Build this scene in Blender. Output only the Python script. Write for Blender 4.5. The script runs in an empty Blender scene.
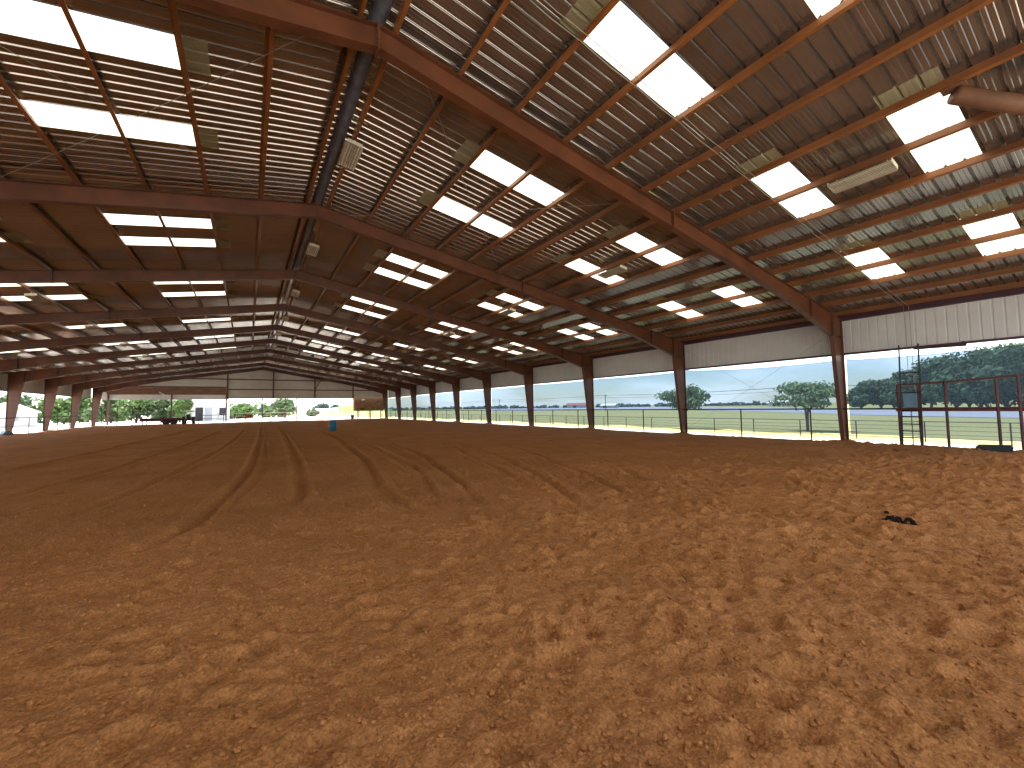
import bpy, math, random
import numpy as np
from mathutils import Vector, Matrix

random.seed(7)
scene = bpy.context.scene
C = scene.collection

# ------------------------------------------------------------------ camera
YAW, PITCH, ROLL = 0.56798, 0.05565, 0.01525
CAM = Vector((-2.013, 0.0, 1.85))
F = Vector((math.sin(YAW) * math.cos(PITCH), math.cos(YAW) * math.cos(PITCH), math.sin(PITCH)))
R = Vector((math.cos(YAW), -math.sin(YAW), 0))
U = Vector((-math.sin(YAW) * math.sin(PITCH), -math.cos(YAW) * math.sin(PITCH), math.cos(PITCH)))
R2 = R * math.cos(ROLL) - U * math.sin(ROLL)
U2 = R * math.sin(ROLL) + U * math.cos(ROLL)
cam_data = bpy.data.cameras.new('camera')
cam_data.sensor_width = 36.0
cam_data.lens = 36.0 * 412.77 / 1024.0
cam_data.clip_start = 0.05
cam_data.clip_end = 6000
cam = bpy.data.objects.new('camera', cam_data)
m = Matrix((R2, U2, -F)).transposed().to_4x4()
m.translation = CAM
cam.matrix_world = m
C.objects.link(cam)
scene.camera = cam

# ------------------------------------------------------------------ sky, sun, exposure
world = bpy.data.worlds.new('World')
scene.world = world
world.use_nodes = True
wn = world.node_tree
wn.nodes.clear()
w_out = wn.nodes.new('ShaderNodeOutputWorld')
w_bg = wn.nodes.new('ShaderNodeBackground')
w_sky = wn.nodes.new('ShaderNodeTexSky')
w_sky.sky_type = 'NISHITA'
w_sky.sun_disc = False
w_sky.sun_elevation = math.radians(70)
w_sky.sun_rotation = math.radians(-30)
w_sky.altitude = 200
w_sky.air_density = 1.0
w_sky.dust_density = 0.6
w_sky.ozone_density = 1.2
w_tc = wn.nodes.new('ShaderNodeTexCoord')
w_map = wn.nodes.new('ShaderNodeMapping')
w_map.inputs['Scale'].default_value = (1.0, 1.0, 3.5)
w_noise = wn.nodes.new('ShaderNodeTexNoise')
w_noise.inputs['Scale'].default_value = 2.6
w_noise.inputs['Detail'].default_value = 7
w_ramp = wn.nodes.new('ShaderNodeValToRGB')
w_ramp.color_ramp.elements[0].position = 0.46
w_ramp.color_ramp.elements[1].position = 0.72
w_mix = wn.nodes.new('ShaderNodeMixRGB')
w_mix.inputs['Color2'].default_value = (9.5, 10.0, 10.6, 1)
wn.links.new(w_tc.outputs['Generated'], w_map.inputs['Vector'])
wn.links.new(w_map.outputs['Vector'], w_noise.inputs['Vector'])
wn.links.new(w_noise.outputs['Fac'], w_ramp.inputs['Fac'])
wn.links.new(w_ramp.outputs['Color'], w_mix.inputs['Fac'])
wn.links.new(w_sky.outputs['Color'], w_mix.inputs['Color1'])
wn.links.new(w_mix.outputs['Color'], w_bg.inputs['Color'])
w_bg.inputs['Strength'].default_value = 0.15
wn.links.new(w_bg.outputs['Background'], w_out.inputs['Surface'])

sun_d = bpy.data.lights.new('sun', 'SUN')
sun_d.energy = 5.5
sun_d.angle = math.radians(0.6)
sun_d.color = (1.0, 0.96, 0.9)
sun = bpy.data.objects.new('sun', sun_d)
sun_dir = Vector((-0.20, 0.30, 0.93)).normalized()      # towards the sun
sun.rotation_euler = sun_dir.to_track_quat('Z', 'Y').to_euler()
sun.location = (0, 60, 60)
C.objects.link(sun)

vs = scene.view_settings
vs.view_transform = 'Standard'
vs.look = 'None'
vs.gamma = 1.0
vs.use_curve_mapping = False
vs.exposure = 1.42
cy = scene.cycles
cy.use_denoising = True
cy.max_bounces = 10
cy.diffuse_bounces = 6
cy.glossy_bounces = 4
cy.transmission_bounces = 8
cy.transparent_max_bounces = 16
cy.sample_clamp_indirect = 8.0
cy.caustics_reflective = False
cy.caustics_refractive = False


# ------------------------------------------------------------------ materials
def new_mat(name):
    mt = bpy.data.materials.new(name)
    mt.use_nodes = True
    nt = mt.node_tree
    b = nt.nodes['Principled BSDF']
    return mt, nt, b


def paint(name, col, rough=0.6, var=0.15, scale=2.0, metal=0.0, bump=0.0, bscale=40.0, spec=0.4):
    """plain surface colour with soft blotchy wear"""
    mt, nt, b = new_mat(name)
    tc = nt.nodes.new('ShaderNodeTexCoord')
    n = nt.nodes.new('ShaderNodeTexNoise')
    n.inputs['Scale'].default_value = scale
    n.inputs['Detail'].default_value = 5
    nt.links.new(tc.outputs['Object'], n.inputs['Vector'])
    r = nt.nodes.new('ShaderNodeValToRGB')
    r.color_ramp.elements[0].position = 0.3
    r.color_ramp.elements[1].position = 0.7
    r.color_ramp.elements[0].color = tuple(c * (1 - var) for c in col) + (1,)
    r.color_ramp.elements[1].color = tuple(min(1, c * (1 + var)) for c in col) + (1,)
    nt.links.new(n.outputs['Fac'], r.inputs['Fac'])
    nt.links.new(r.outputs['Color'], b.inputs['Base Color'])
    b.inputs['Roughness'].default_value = rough
    b.inputs['Metallic'].default_value = metal
    b.inputs['Specular IOR Level'].default_value = spec
    if bump:
        n2 = nt.nodes.new('ShaderNodeTexNoise')
        n2.inputs['Scale'].default_value = bscale
        n2.inputs['Detail'].default_value = 4
        nt.links.new(tc.outputs['Object'], n2.inputs['Vector'])
        bp = nt.nodes.new('ShaderNodeBump')
        bp.inputs['Strength'].default_value = bump
        bp.inputs['Distance'].default_value = 0.02
        nt.links.new(n2.outputs['Fac'], bp.inputs['Height'])
        nt.links.new(bp.outputs['Normal'], b.inputs['Normal'])
    return mt


M = {}
M['red_steel'] = paint('red_oxide_steel', (0.118, 0.037, 0.014), 0.45, 0.35, 1.3, spec=0.5)
M['purlin'] = paint('red_oxide_purlin', (0.215, 0.073, 0.019), 0.36, 0.3, 1.0, spec=0.5)
M['galv'] = paint('galvalume_sheet', (0.37, 0.315, 0.26), 0.15, 0.18, 0.9, metal=0.85)
M['wall_sheet'] = paint('pale_wall_sheet', (0.60, 0.58, 0.54), 0.5, 0.06, 1.2)
M['trim'] = paint('maroon_trim', (0.07, 0.022, 0.03), 0.5, 0.1)
M['strut'] = paint('brown_strut', (0.19, 0.085, 0.042), 0.6, 0.2, 3.0)
M['pipe'] = paint('rusty_pipe', (0.11, 0.035, 0.03), 0.6, 0.35, 3.0)
M['dark_pipe'] = paint('dark_pipe', (0.035, 0.022, 0.022), 0.6, 0.3, 3.0)
M['pale_pipe'] = paint('pale_pipe', (0.55, 0.52, 0.5), 0.5, 0.15, 3.0)
M['cable'] = paint('steel_cable', (0.22, 0.18, 0.13), 0.45, 0.1, metal=0.3)
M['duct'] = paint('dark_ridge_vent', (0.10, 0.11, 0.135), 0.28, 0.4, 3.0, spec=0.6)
M['duct_glare'] = paint('ridge_vent_glare', (0.62, 0.64, 0.66), 0.22, 0.35, 2.5, metal=0.4)  # bright grazing reflection on the far vent lengths put into a pale colour
M['fixture'] = paint('fixture_enamel', (0.66, 0.58, 0.43), 0.5, 0.1)
M['tube'] = paint('lamp_tube', (0.75, 0.70, 0.58), 0.3, 0.03)
M['wire'] = paint('guard_wire', (0.30, 0.24, 0.16), 0.5, 0.1)
M['conduit'] = paint('grey_conduit', (0.27, 0.23, 0.18), 0.4, 0.1, metal=0.3)
M['box'] = paint('grey_blue_box', (0.15, 0.24, 0.31), 0.5, 0.12, 5.0)
M['brown_board'] = paint('brown_board', (0.27, 0.15, 0.075), 0.75, 0.3, 2.0)
M['white'] = paint('white_paint', (0.78, 0.77, 0.74), 0.6, 0.06)
M['dark'] = paint('dark_opening', (0.03, 0.03, 0.035), 0.5, 0.1)
M['grey_roof'] = paint('grey_roof', (0.42, 0.43, 0.45), 0.5, 0.1)
M['red_roof'] = paint('red_roof', (0.34, 0.12, 0.10), 0.6, 0.1)
M['blue_plastic'] = paint('blue_plastic', (0.02, 0.16, 0.28), 0.4, 0.1)
M['blue_tarp'] = paint('blue_tarp', (0.12, 0.15, 0.21), 0.6, 0.2, 4.0)
M['maroon'] = paint('maroon_paint', (0.10, 0.02, 0.03), 0.5, 0.2, 2.0)
M['tyre'] = paint('tyre_rubber', (0.02, 0.02, 0.02), 0.8, 0.1)
M['concrete'] = paint('dark_concrete', (0.05, 0.053, 0.055), 0.9, 0.25, 6.0, bump=0.4, spec=0.1)
M['wood_pole'] = paint('wood_pole', (0.17, 0.12, 0.08), 0.8, 0.2)
M['bark'] = paint('bark', (0.12, 0.085, 0.06), 0.9, 0.3, 6.0)
M['manure'] = paint('manure', (0.022, 0.013, 0.008), 0.95, 0.4, 12.0, bump=0.5, spec=0.05)
M['rust_sign'] = paint('rust_sign', (0.22, 0.06, 0.03), 0.6, 0.2)
M['asphalt'] = paint('road_asphalt', (0.33, 0.33, 0.355), 0.9, 0.08, 0.3)


def leaf_mat(name, col, var=0.45):
    mt, nt, b = new_mat(name)
    tc = nt.nodes.new('ShaderNodeTexCoord')
    n = nt.nodes.new('ShaderNodeTexNoise')
    n.inputs['Scale'].default_value = 1.4
    n.inputs['Detail'].default_value = 4
    nt.links.new(tc.outputs['Object'], n.inputs['Vector'])
    r = nt.nodes.new('ShaderNodeValToRGB')
    r.color_ramp.elements[0].position = 0.35
    r.color_ramp.elements[1].position = 0.68
    r.color_ramp.elements[0].color = tuple(c * (1 - var) for c in col) + (1,)
    r.color_ramp.elements[1].color = tuple(c * (1 + var) for c in col) + (1,)
    nt.links.new(n.outputs['Fac'], r.inputs['Fac'])
    nt.links.new(r.outputs['Color'], b.inputs['Base Color'])
    b.inputs['Roughness'].default_value = 0.7
    tr = nt.nodes.new('ShaderNodeBsdfTranslucent')
    nt.links.new(r.outputs['Color'], tr.inputs['Color'])
    mx = nt.nodes.new('ShaderNodeMixShader')
    mx.inputs[0].default_value = 0.3
    nt.links.new(b.outputs[0], mx.inputs[1])
    nt.links.new(tr.outputs[0], mx.inputs[2])
    nt.links.new(mx.outputs[0], nt.nodes['Material Output'].inputs['Surface'])
    return mt


M['leaf_light'] = leaf_mat('leaf_light', (0.15, 0.24, 0.07))
M['leaf_pale'] = leaf_mat('leaf_pale', (0.20, 0.27, 0.12))
M['leaf_mid'] = leaf_mat('leaf_mid', (0.12, 0.18, 0.07))
M['leaf_dark'] = leaf_mat('leaf_dark', (0.08, 0.13, 0.06))
M['leaf_haze'] = leaf_mat('leaf_haze', (0.16, 0.22, 0.21), 0.2)  # greyed blue-green: distance haze mixed into the leaf colour
M['leaf_far'] = leaf_mat('leaf_far', (0.09, 0.13, 0.11), 0.25)  # bluish leaf colour with some haze of distance painted in

# translucent fibreglass skylight
mt, nt, b = new_mat('skylight_fibreglass')
nt.nodes.remove(b)
tc = nt.nodes.new('ShaderNodeTexCoord')
n = nt.nodes.new('ShaderNodeTexNoise')
n.inputs['Scale'].default_value = 30
n.inputs['Detail'].default_value = 3
nt.links.new(tc.outputs['Object'], n.inputs['Vector'])
r = nt.nodes.new('ShaderNodeValToRGB')
r.color_ramp.elements[0].color = (0.56, 0.52, 0.38, 1)
r.color_ramp.elements[1].color = (0.78, 0.73, 0.58, 1)
nt.links.new(n.outputs['Fac'], r.inputs['Fac'])
tr = nt.nodes.new('ShaderNodeBsdfTranslucent')
nt.links.new(r.outputs['Color'], tr.inputs['Color'])
df = nt.nodes.new('ShaderNodeBsdfDiffuse')
df.inputs['Color'].default_value = (0.76, 0.64, 0.36, 1)
mx = nt.nodes.new('ShaderNodeMixShader')
mx.inputs[0].default_value = 0.32
nt.links.new(tr.outputs[0], mx.inputs[1])
nt.links.new(df.outputs[0], mx.inputs[2])
nt.links.new(mx.outputs[0], nt.nodes['Material Output'].inputs['Surface'])
M['skylight'] = mt

# woven wind screen hung in the side openings
mt, nt, b = new_mat('wind_screen_mesh')
nt.nodes.remove(b)
tp = nt.nodes.new('ShaderNodeBsdfTransparent')
tp.inputs['Color'].default_value = (0.28, 0.345, 0.425, 1)
df = nt.nodes.new('ShaderNodeBsdfDiffuse')
df.inputs['Color'].default_value = (0.10, 0.13, 0.17, 1)
tl = nt.nodes.new('ShaderNodeBsdfTranslucent')
tl.inputs['Color'].default_value = (0.012, 0.018, 0.025, 1)
a1 = nt.nodes.new('ShaderNodeAddShader')
mx = nt.nodes.new('ShaderNodeMixShader')
mx.inputs[0].default_value = 0.25
nt.links.new(tp.outputs[0], mx.inputs[1])
nt.links.new(df.outputs[0], mx.inputs[2])
nt.links.new(mx.outputs[0], a1.inputs[0])
nt.links.new(tl.outputs[0], a1.inputs[1])
nt.links.new(a1.outputs[0], nt.nodes['Material Output'].inputs['Surface'])
M['screen'] = mt

# arena dirt
mt, nt, b = new_mat('arena_dirt')
tc = nt.nodes.new('ShaderNodeTexCoord')


def noise(nt, tc, scale, detail=5, rough=0.6):
    n = nt.nodes.new('ShaderNodeTexNoise')
    n.inputs['Scale'].default_value = scale
    n.inputs['Detail'].default_value = detail
    n.inputs['Roughness'].default_value = rough
    nt.links.new(tc.outputs['Object'], n.inputs['Vector'])
    return n


n1 = noise(nt, tc, 0.5)
n2 = noise(nt, tc, 16.0, 6, 0.75)
ra = nt.nodes.new('ShaderNodeValToRGB')
ra.color_ramp.elements[0].position = 0.35
ra.color_ramp.elements[0].color = (0.40, 0.150, 0.040, 1)
ra.color_ramp.elements[1].position = 0.7
ra.color_ramp.elements[1].color = (0.52, 0.205, 0.062, 1)
rb = nt.nodes.new('ShaderNodeValToRGB')
rb.color_ramp.elements[0].position = 0.3
rb.color_ramp.elements[0].color = (0.70, 0.68, 0.65, 1)
rb.color_ramp.elements[1].position = 0.72
rb.color_ramp.elements[1].color = (1.2, 1.2, 1.2, 1)
ml = nt.nodes.new('ShaderNodeMixRGB')
ml.blend_type = 'MULTIPLY'
ml.inputs['Fac'].default_value = 1.0
nt.links.new(n1.outputs['Fac'], ra.inputs['Fac'])
nt.links.new(n2.outputs['Fac'], rb.inputs['Fac'])
nt.links.new(ra.outputs['Color'], ml.inputs['Color1'])
nt.links.new(rb.outputs['Color'], ml.inputs['Color2'])
n5 = noise(nt, tc, 55.0, 4, 0.7)
rg = nt.nodes.new('ShaderNodeValToRGB')
rg.color_ramp.elements[0].position = 0.34
rg.color_ramp.elements[0].color = (0.66, 0.64, 0.60, 1)
rg.color_ramp.elements[1].position = 0.66
rg.color_ramp.elements[1].color = (1.36, 1.38, 1.42, 1)
mg = nt.nodes.new('ShaderNodeMixRGB')
mg.blend_type = 'MULTIPLY'
mg.inputs['Fac'].default_value = 1.0
nt.links.new(n5.outputs['Fac'], rg.inputs['Fac'])
nt.links.new(ml.outputs['Color'], mg.inputs['Color1'])
nt.links.new(rg.outputs['Color'], mg.inputs['Color2'])
nt.links.new(mg.outputs['Color'], b.inputs['Base Color'])
b.inputs['Roughness'].default_value = 0.95
b.inputs['Specular IOR Level'].default_value = 0.15
n3 = noise(nt, tc, 38.0, 5, 0.65)
vo = nt.nodes.new('ShaderNodeTexVoronoi')
vo.inputs['Scale'].default_value = 26.0
nt.links.new(tc.outputs['Object'], vo.inputs['Vector'])
bp = nt.nodes.new('ShaderNodeBump')
bp.inputs['Strength'].default_value = 0.8
bp.inputs['Distance'].default_value = 0.027
nt.links.new(n3.outputs['Fac'], bp.inputs['Height'])
bp2 = nt.nodes.new('ShaderNodeBump')
bp2.invert = True
bp2.inputs['Strength'].default_value = 0.4
bp2.inputs['Distance'].default_value = 0.02
nt.links.new(vo.outputs['Distance'], bp2.inputs['Height'])
nt.links.new(bp.outputs['Normal'], bp2.inputs['Normal'])
nt.links.new(bp2.outputs['Normal'], b.inputs['Normal'])
M['dirt'] = mt
M['clod'] = paint('dirt_clod', (0.42, 0.165, 0.050), 0.95, 0.2, 20.0, spec=0.1)


def ground_mat(name, c0, c1, scale, c2=None):
    mt, nt, b = new_mat(name)
    tc = nt.nodes.new('ShaderNodeTexCoord')
    n1 = noise(nt, tc, scale, 6, 0.6)
    n2 = noise(nt, tc, scale * 30, 4, 0.7)
    ra = nt.nodes.new('ShaderNodeValToRGB')
    ra.color_ramp.elements[0].position = 0.35
    ra.color_ramp.elements[0].color = c0 + (1,)
    ra.color_ramp.elements[1].position = 0.65
    ra.color_ramp.elements[1].color = c1 + (1,)
    mx = nt.nodes.new('ShaderNodeMixRGB')
    mx.blend_type = 'MULTIPLY'
    mx.inputs['Fac'].default_value = 0.35
    nt.links.new(n1.outputs['Fac'], ra.inputs['Fac'])
    nt.links.new(ra.outputs['Color'], mx.inputs['Color1'])
    nt.links.new(n2.outputs['Fac'], mx.inputs['Color2'])
    nt.links.new(mx.outputs['Color'], b.inputs['Base Color'])
    b.inputs['Roughness'].default_value = 0.95
    b.inputs['Specular IOR Level'].default_value = 0.1
    return mt


M['field'] = ground_mat('dry_grass', (0.36, 0.335, 0.125), (0.44, 0.385, 0.165), 0.05)
M['verge'] = ground_mat('pale_verge', (0.66, 0.60, 0.42), (0.74, 0.68, 0.50), 0.4)
M['gravel'] = ground_mat('pale_gravel', (0.62, 0.58, 0.50), (0.74, 0.70, 0.62), 0.1)
M['hill'] = ground_mat('green_hill', (0.20, 0.30, 0.07), (0.28, 0.38, 0.10), 0.05)


# ------------------------------------------------------------------ mesh helpers
class MB:
    def __init__(self):
        self.v, self.f, self.smooth = [], [], False

    def add(self, verts, faces):
        o = len(self.v)
        self.v += [tuple(p) for p in verts]
        self.f += [tuple(i + o for i in fc) for fc in faces]
        return self

    def box(self, c, s, rot=None):
        x, y, z = (s[0] / 2, s[1] / 2, s[2] / 2)
        vs_ = [Vector((sx * x, sy * y, sz * z)) for sz in (-1, 1) for sy in (-1, 1) for sx in (-1, 1)]
        if rot is not None:
            vs_ = [rot @ q for q in vs_]
        c = Vector(c)
        return self.add([q + c for q in vs_],
                        [(0, 2, 3, 1), (4, 5, 7, 6), (0, 1, 5, 4), (2, 6, 7, 3), (0, 4, 6, 2), (1, 3, 7, 5)])

    def tube(self, pts, r, n=8, caps=True):
        pts = [Vector(q) for q in pts]
        rs = r if isinstance(r, (list, tuple)) else [r] * len(pts)
        rings = []
        for i, q in enumerate(pts):
            d = (pts[min(i + 1, len(pts) - 1)] - pts[max(i - 1, 0)]).normalized()
            ref = Vector((0, 0, 1)) if abs(d.z) < 0.9 else Vector((1, 0, 0))
            a = d.cross(ref).normalized()
            b_ = d.cross(a).normalized()
            rings.append([q + (a * math.cos(2 * math.pi * k / n) + b_ * math.sin(2 * math.pi * k / n)) * rs[i] for k in range(n)])
        vs_ = [q for rg in rings for q in rg]
        fs = []
        for i in range(len(pts) - 1):
            for k in range(n):
                k2 = (k + 1) % n
                fs.append((i * n + k, i * n + k2, (i + 1) * n + k2, (i + 1) * n + k))
        if caps:
            fs.append(tuple(range(n))[::-1])
            fs.append(tuple((len(pts) - 1) * n + k for k in range(n)))
        return self.add(vs_, fs)

    def prism(self, poly, a, b_, axis='y'):
        """extrude a 2-D polygon; axis y: poly in (x,z); axis x: poly in (y,z); axis z: poly in (x,y)"""
        n = len(poly)

        def P(q, t):
            if axis == 'y':
                return (q[0], t, q[1])
            if axis == 'x':
                return (t, q[0], q[1])
            return (q[0], q[1], t)
        vs_ = [P(q, a) for q in poly] + [P(q, b_) for q in poly]
        fs = [tuple(range(n)), tuple(range(2 * n - 1, n - 1, -1))]
        for i in range(n):
            j = (i + 1) % n
            fs.append((i, i + n, j + n, j))
        return self.add(vs_, fs)

    def lathe(self, prof, c=(0, 0, 0), n=24):
        c = Vector(c)
        vs_, fs = [], []
        for (r_, z) in prof:
            for k in range(n):
                a = 2 * math.pi * k / n
                vs_.append(c + Vector((r_ * math.cos(a), r_ * math.sin(a), z)))
        for i in range(len(prof) - 1):
            for k in range(n):
                k2 = (k + 1) % n
                fs.append((i * n + k, i * n + k2, (i + 1) * n + k2, (i + 1) * n + k))
        fs.append(tuple(range(n))[::-1])
        fs.append(tuple((len(prof) - 1) * n + k for k in range(n)))
        return self.add(vs_, fs)

    def build(self, name, mat, parent=None, smooth=False):
        me = bpy.data.meshes.new(name)
        me.from_pydata(self.v, [], self.f)
        if smooth:
            me.polygons.foreach_set('use_smooth', [True] * len(me.polygons))
        me.materials.append(mat)
        me.update()
        o = bpy.data.objects.new(name, me)
        C.objects.link(o)
        if parent is not None:
            o.parent = parent
        return o


def tag(o, label=None, cat=None, group=None, kind=None):
    if label:
        o['label'] = label
    if cat:
        o['category'] = cat
    if group:
        o['group'] = group
    if kind:
        o['kind'] = kind
    return o


def empty(name, loc=(0, 0, 0), rz=0.0):
    o = bpy.data.objects.new(name, None)
    o.empty_display_size = 0.2
    o.location = loc
    o.rotation_euler = (0, 0, rz)
    C.objects.link(o)
    return o


def kids(o):
    return [c for c in bpy.data.objects if c.parent == o]


def copy_tree(o, parent=None):
    c = o.copy()
    C.objects.link(c)
    if parent is not None:
        c.parent = parent
    for ch in kids(o):
        copy_tree(ch, c)
    return c


ORD = ['first', 'second', 'third', 'fourth', 'fifth', 'sixth', 'seventh', 'eighth', 'ninth', 'tenth', 'eleventh',
       'twelfth', 'thirteenth', 'fourteenth', 'fifteenth', 'sixteenth']

# ------------------------------------------------------------------ building dimensions
S = 8.3
FY = [-0.43 + S * k for k in range(11)]              # frame planes, camera end first
Y0, Y1 = FY[0], FY[10]
SL = 0.16879                                         # roof slope
CS = 1 / math.sqrt(1 + SL * SL)
HT = 9.36                                            # rafter top flange at the ridge
PUR = [0.306 + 1.4778 * i for i in range(15)]
W = 21.40
PD = 0.20                                            # purlin depth


def rz(x, off=0.0):
    return HT - SL * abs(x) + off


# ------------------------------------------------------------------ ground outside (setting)
g = MB()
g.add([(21.75, -400, -0.15), (2500, -400, -0.15), (2500, 2500, -0.15), (21.75, 2500, -0.15)], [(0, 1, 2, 3)])
tag(g.build('field', M['field']), kind='structure')
g = MB()
g.add([(-900, -400, -0.15), (21.75, -400, -0.15), (21.75, -0.9, -0.15), (-900, -0.9, -0.15),
       (-900, 83.4, -0.15), (21.75, 83.4, -0.15), (21.75, 2500, -0.15), (-900, 2500, -0.15),
       (-21.3, -0.9, -0.15), (-21.3, 83.4, -0.15)],
      [(0, 1, 2, 3), (4, 5, 6, 7), (3, 8, 9, 4)])
tag(g.build('ground', M['gravel']), kind='structure')
g = MB()
ed = random.Random(3)
ys = [-30 + 1.2 * i for i in range(110)]
vv, ff = [], []
for i, y in enumerate(ys):
    vv += [(21.76, y, -0.13), (24.6 + ed.uniform(-.25, .25) + 0.3 * math.sin(y * .31), y, -0.13)]
    if i:
        ff.append((2 * i - 2, 2 * i - 1, 2 * i + 1, 2 * i))
g.add(vv, ff)
tag(g.build('path', M['verge']), kind='structure')
# road beyond the field
g = MB()
near = [(40, -60), (62, -10), (66, 9), (69, 15), (74, 23), (101, 52), (136, 98), (141, 146), (112, 150), (100, 180), (140, 270)]
far = [(112, -80), (114, -10), (114.5, 10), (115, 22), (125, 32), (152, 50), (196, 100), (330, 220), (380, 330), (330, 420), (260, 480)]
vv, ff = [], []
for i in range(len(near)):
    vv += [near[i] + (-0.10,), far[i] + (-0.10,)]
    if i:
        ff.append((2 * i - 2, 2 * i - 1, 2 * i + 1, 2 * i))
g.add(vv, ff)
tag(g.build('road', M['asphalt']), kind='structure')
# low green hill on the horizon past the end opening
g = MB()
hx = np.linspace(0, 1, 25)
vv, ff = [], []
rows = 9
for j in range(rows):
    t = j / (rows - 1)
    for i, u in enumerate(hx):
        hgt = 5.5 * math.sin(math.pi * t) * (math.sin(math.pi * min(1, u * 1.1)) ** 0.7 if u < .9 else max(0, (1 - u) * 4.0))
        vv.append((35 + 60 * u, 300 + 80 * t, -0.2 + hgt * (0.55 + 0.75 * u)))
for j in range(rows - 1):
    for i in range(24):
        a = j * 25 + i
        ff.append((a, a + 1, a + 26, a + 25))
g.add(vv, ff)
tag(g.build('hill', M['hill'], smooth=True), kind='structure')


# ------------------------------------------------------------------ arena dirt floor
rng = np.random.default_rng(11)


def vnoise(x, y, seed):
    """smooth value noise on a lattice"""
    rg = np.random.default_rng(seed)
    T = rg.random((256, 256))
    xi = np.floor(x).astype(int)
    yi = np.floor(y).astype(int)
    fx, fy = x - xi, y - yi
    fx = fx * fx * (3 - 2 * fx)
    fy = fy * fy * (3 - 2 * fy)
    a = T[xi % 256, yi % 256]
    b_ = T[(xi + 1) % 256, yi % 256]
    c = T[xi % 256, (yi + 1) % 256]
    d = T[(xi + 1) % 256, (yi + 1) % 256]
    return (a * (1 - fx) + b_ * fx) * (1 - fy) + (c * (1 - fx) + d * fx) * fy - 0.5


def axis_pts(lo, hi, c, d0, gr, dmax):
    out = [c]
    x = c
    while x < hi:
        x += min(dmax, d0 + gr * abs(x - c))
        out.append(min(x, hi))
    x = c
    while x > lo:
        x -= min(dmax, d0 + gr * abs(x - c))
        out.insert(0, max(x, lo))
    return np.array(sorted(set(out)))


gx = np.concatenate([axis_pts(-21.1, -4.0, -4.0, 0.03, 0.012, 0.16)[:-1], np.arange(-4.0, 5.0, 0.028),
                     axis_pts(5.0, 21.5, 5.0, 0.03, 0.006, 0.14)])
gy = np.concatenate([np.arange(-0.9, 4.0, 0.028), axis_pts(4.0, 83.2, 4.0, 0.028, 0.011, 0.6)])
X, Y = np.meshgrid(gx, gy, indexing='ij')
Z = np.zeros_like(X)
Z += 0.10 * vnoise(X * 0.22 + 40, Y * 0.16 + 9, 1)
Z += 0.07 * vnoise(X * 0.9 + 10, Y * 0.55 + 77, 2)
near_w = np.clip((16 - Y - 0.10 * (8 - X)) / 10, 0.25, 1.0)        # trampled near ground, smoother beyond
Z += 0.045 * near_w * vnoise(X * 2.6 + 3 + Y * .7, Y * 2.0 + 5, 3)
Z += 0.040 * near_w * vnoise(X * 5.2 + 3, Y * 5.2 + 5, 4)
Z += 0.042 * near_w * vnoise(X * 12.0 + 3, Y * 12.0 + 5, 5)
Z += 0.018 * vnoise(X * 24.0, Y * 26.0, 6)
# rake lines drawn along the arena, sweeping gently
ang = X * 0.94 + 0.010 * (Y - 6) ** 2 * np.sign(X + 1.0) * 0.12
Z += 0.006 * np.clip((Y - 7) / 8, 0, 1) * np.sin(ang * 2 * math.pi / 0.55 + 2.2 * vnoise(X * .5, Y * .12, 8)) * (0.5 + vnoise(X * .35, Y * .1, 9))
# hoof prints and scuffed lumps
nh = 5200
hx_ = rng.uniform(-7, 21, nh)
hy_ = rng.uniform(-0.5, 20, nh) * np.sqrt(rng.random(nh)) ** 0.5
keep = rng.random(nh) < np.clip(0.42 + 0.06 * hx_ - 0.018 * hy_, 0.10, 1.0)
for x0, y0 in zip(hx_[keep], hy_[keep]):
    ra_, rb_ = rng.uniform(0.055, 0.09), rng.uniform(0.08, 0.14)
    th = rng.normal(0.5, 0.6)
    dep = rng.uniform(0.02, 0.06)
    i0, i1 = np.searchsorted(gx, [x0 - .5, x0 + .5])
    j0, j1 = np.searchsorted(gy, [y0 - .5, y0 + .5])
    if i1 - i0 < 2 or j1 - j0 < 2:
        continue
    dx, dy = X[i0:i1, j0:j1] - x0, Y[i0:i1, j0:j1] - y0
    u = (dx * math.cos(th) + dy * math.sin(th)) / ra_
    v_ = (-dx * math.sin(th) + dy * math.cos(th)) / rb_
    q = u * u + v_ * v_
    Z[i0:i1, j0:j1] += -dep * np.exp(-q) + dep * 0.55 * np.exp(-(np.sqrt(q) - 1.7) ** 2 / 0.35) * (0.6 + 0.7 * (v_ > 0))
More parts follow.
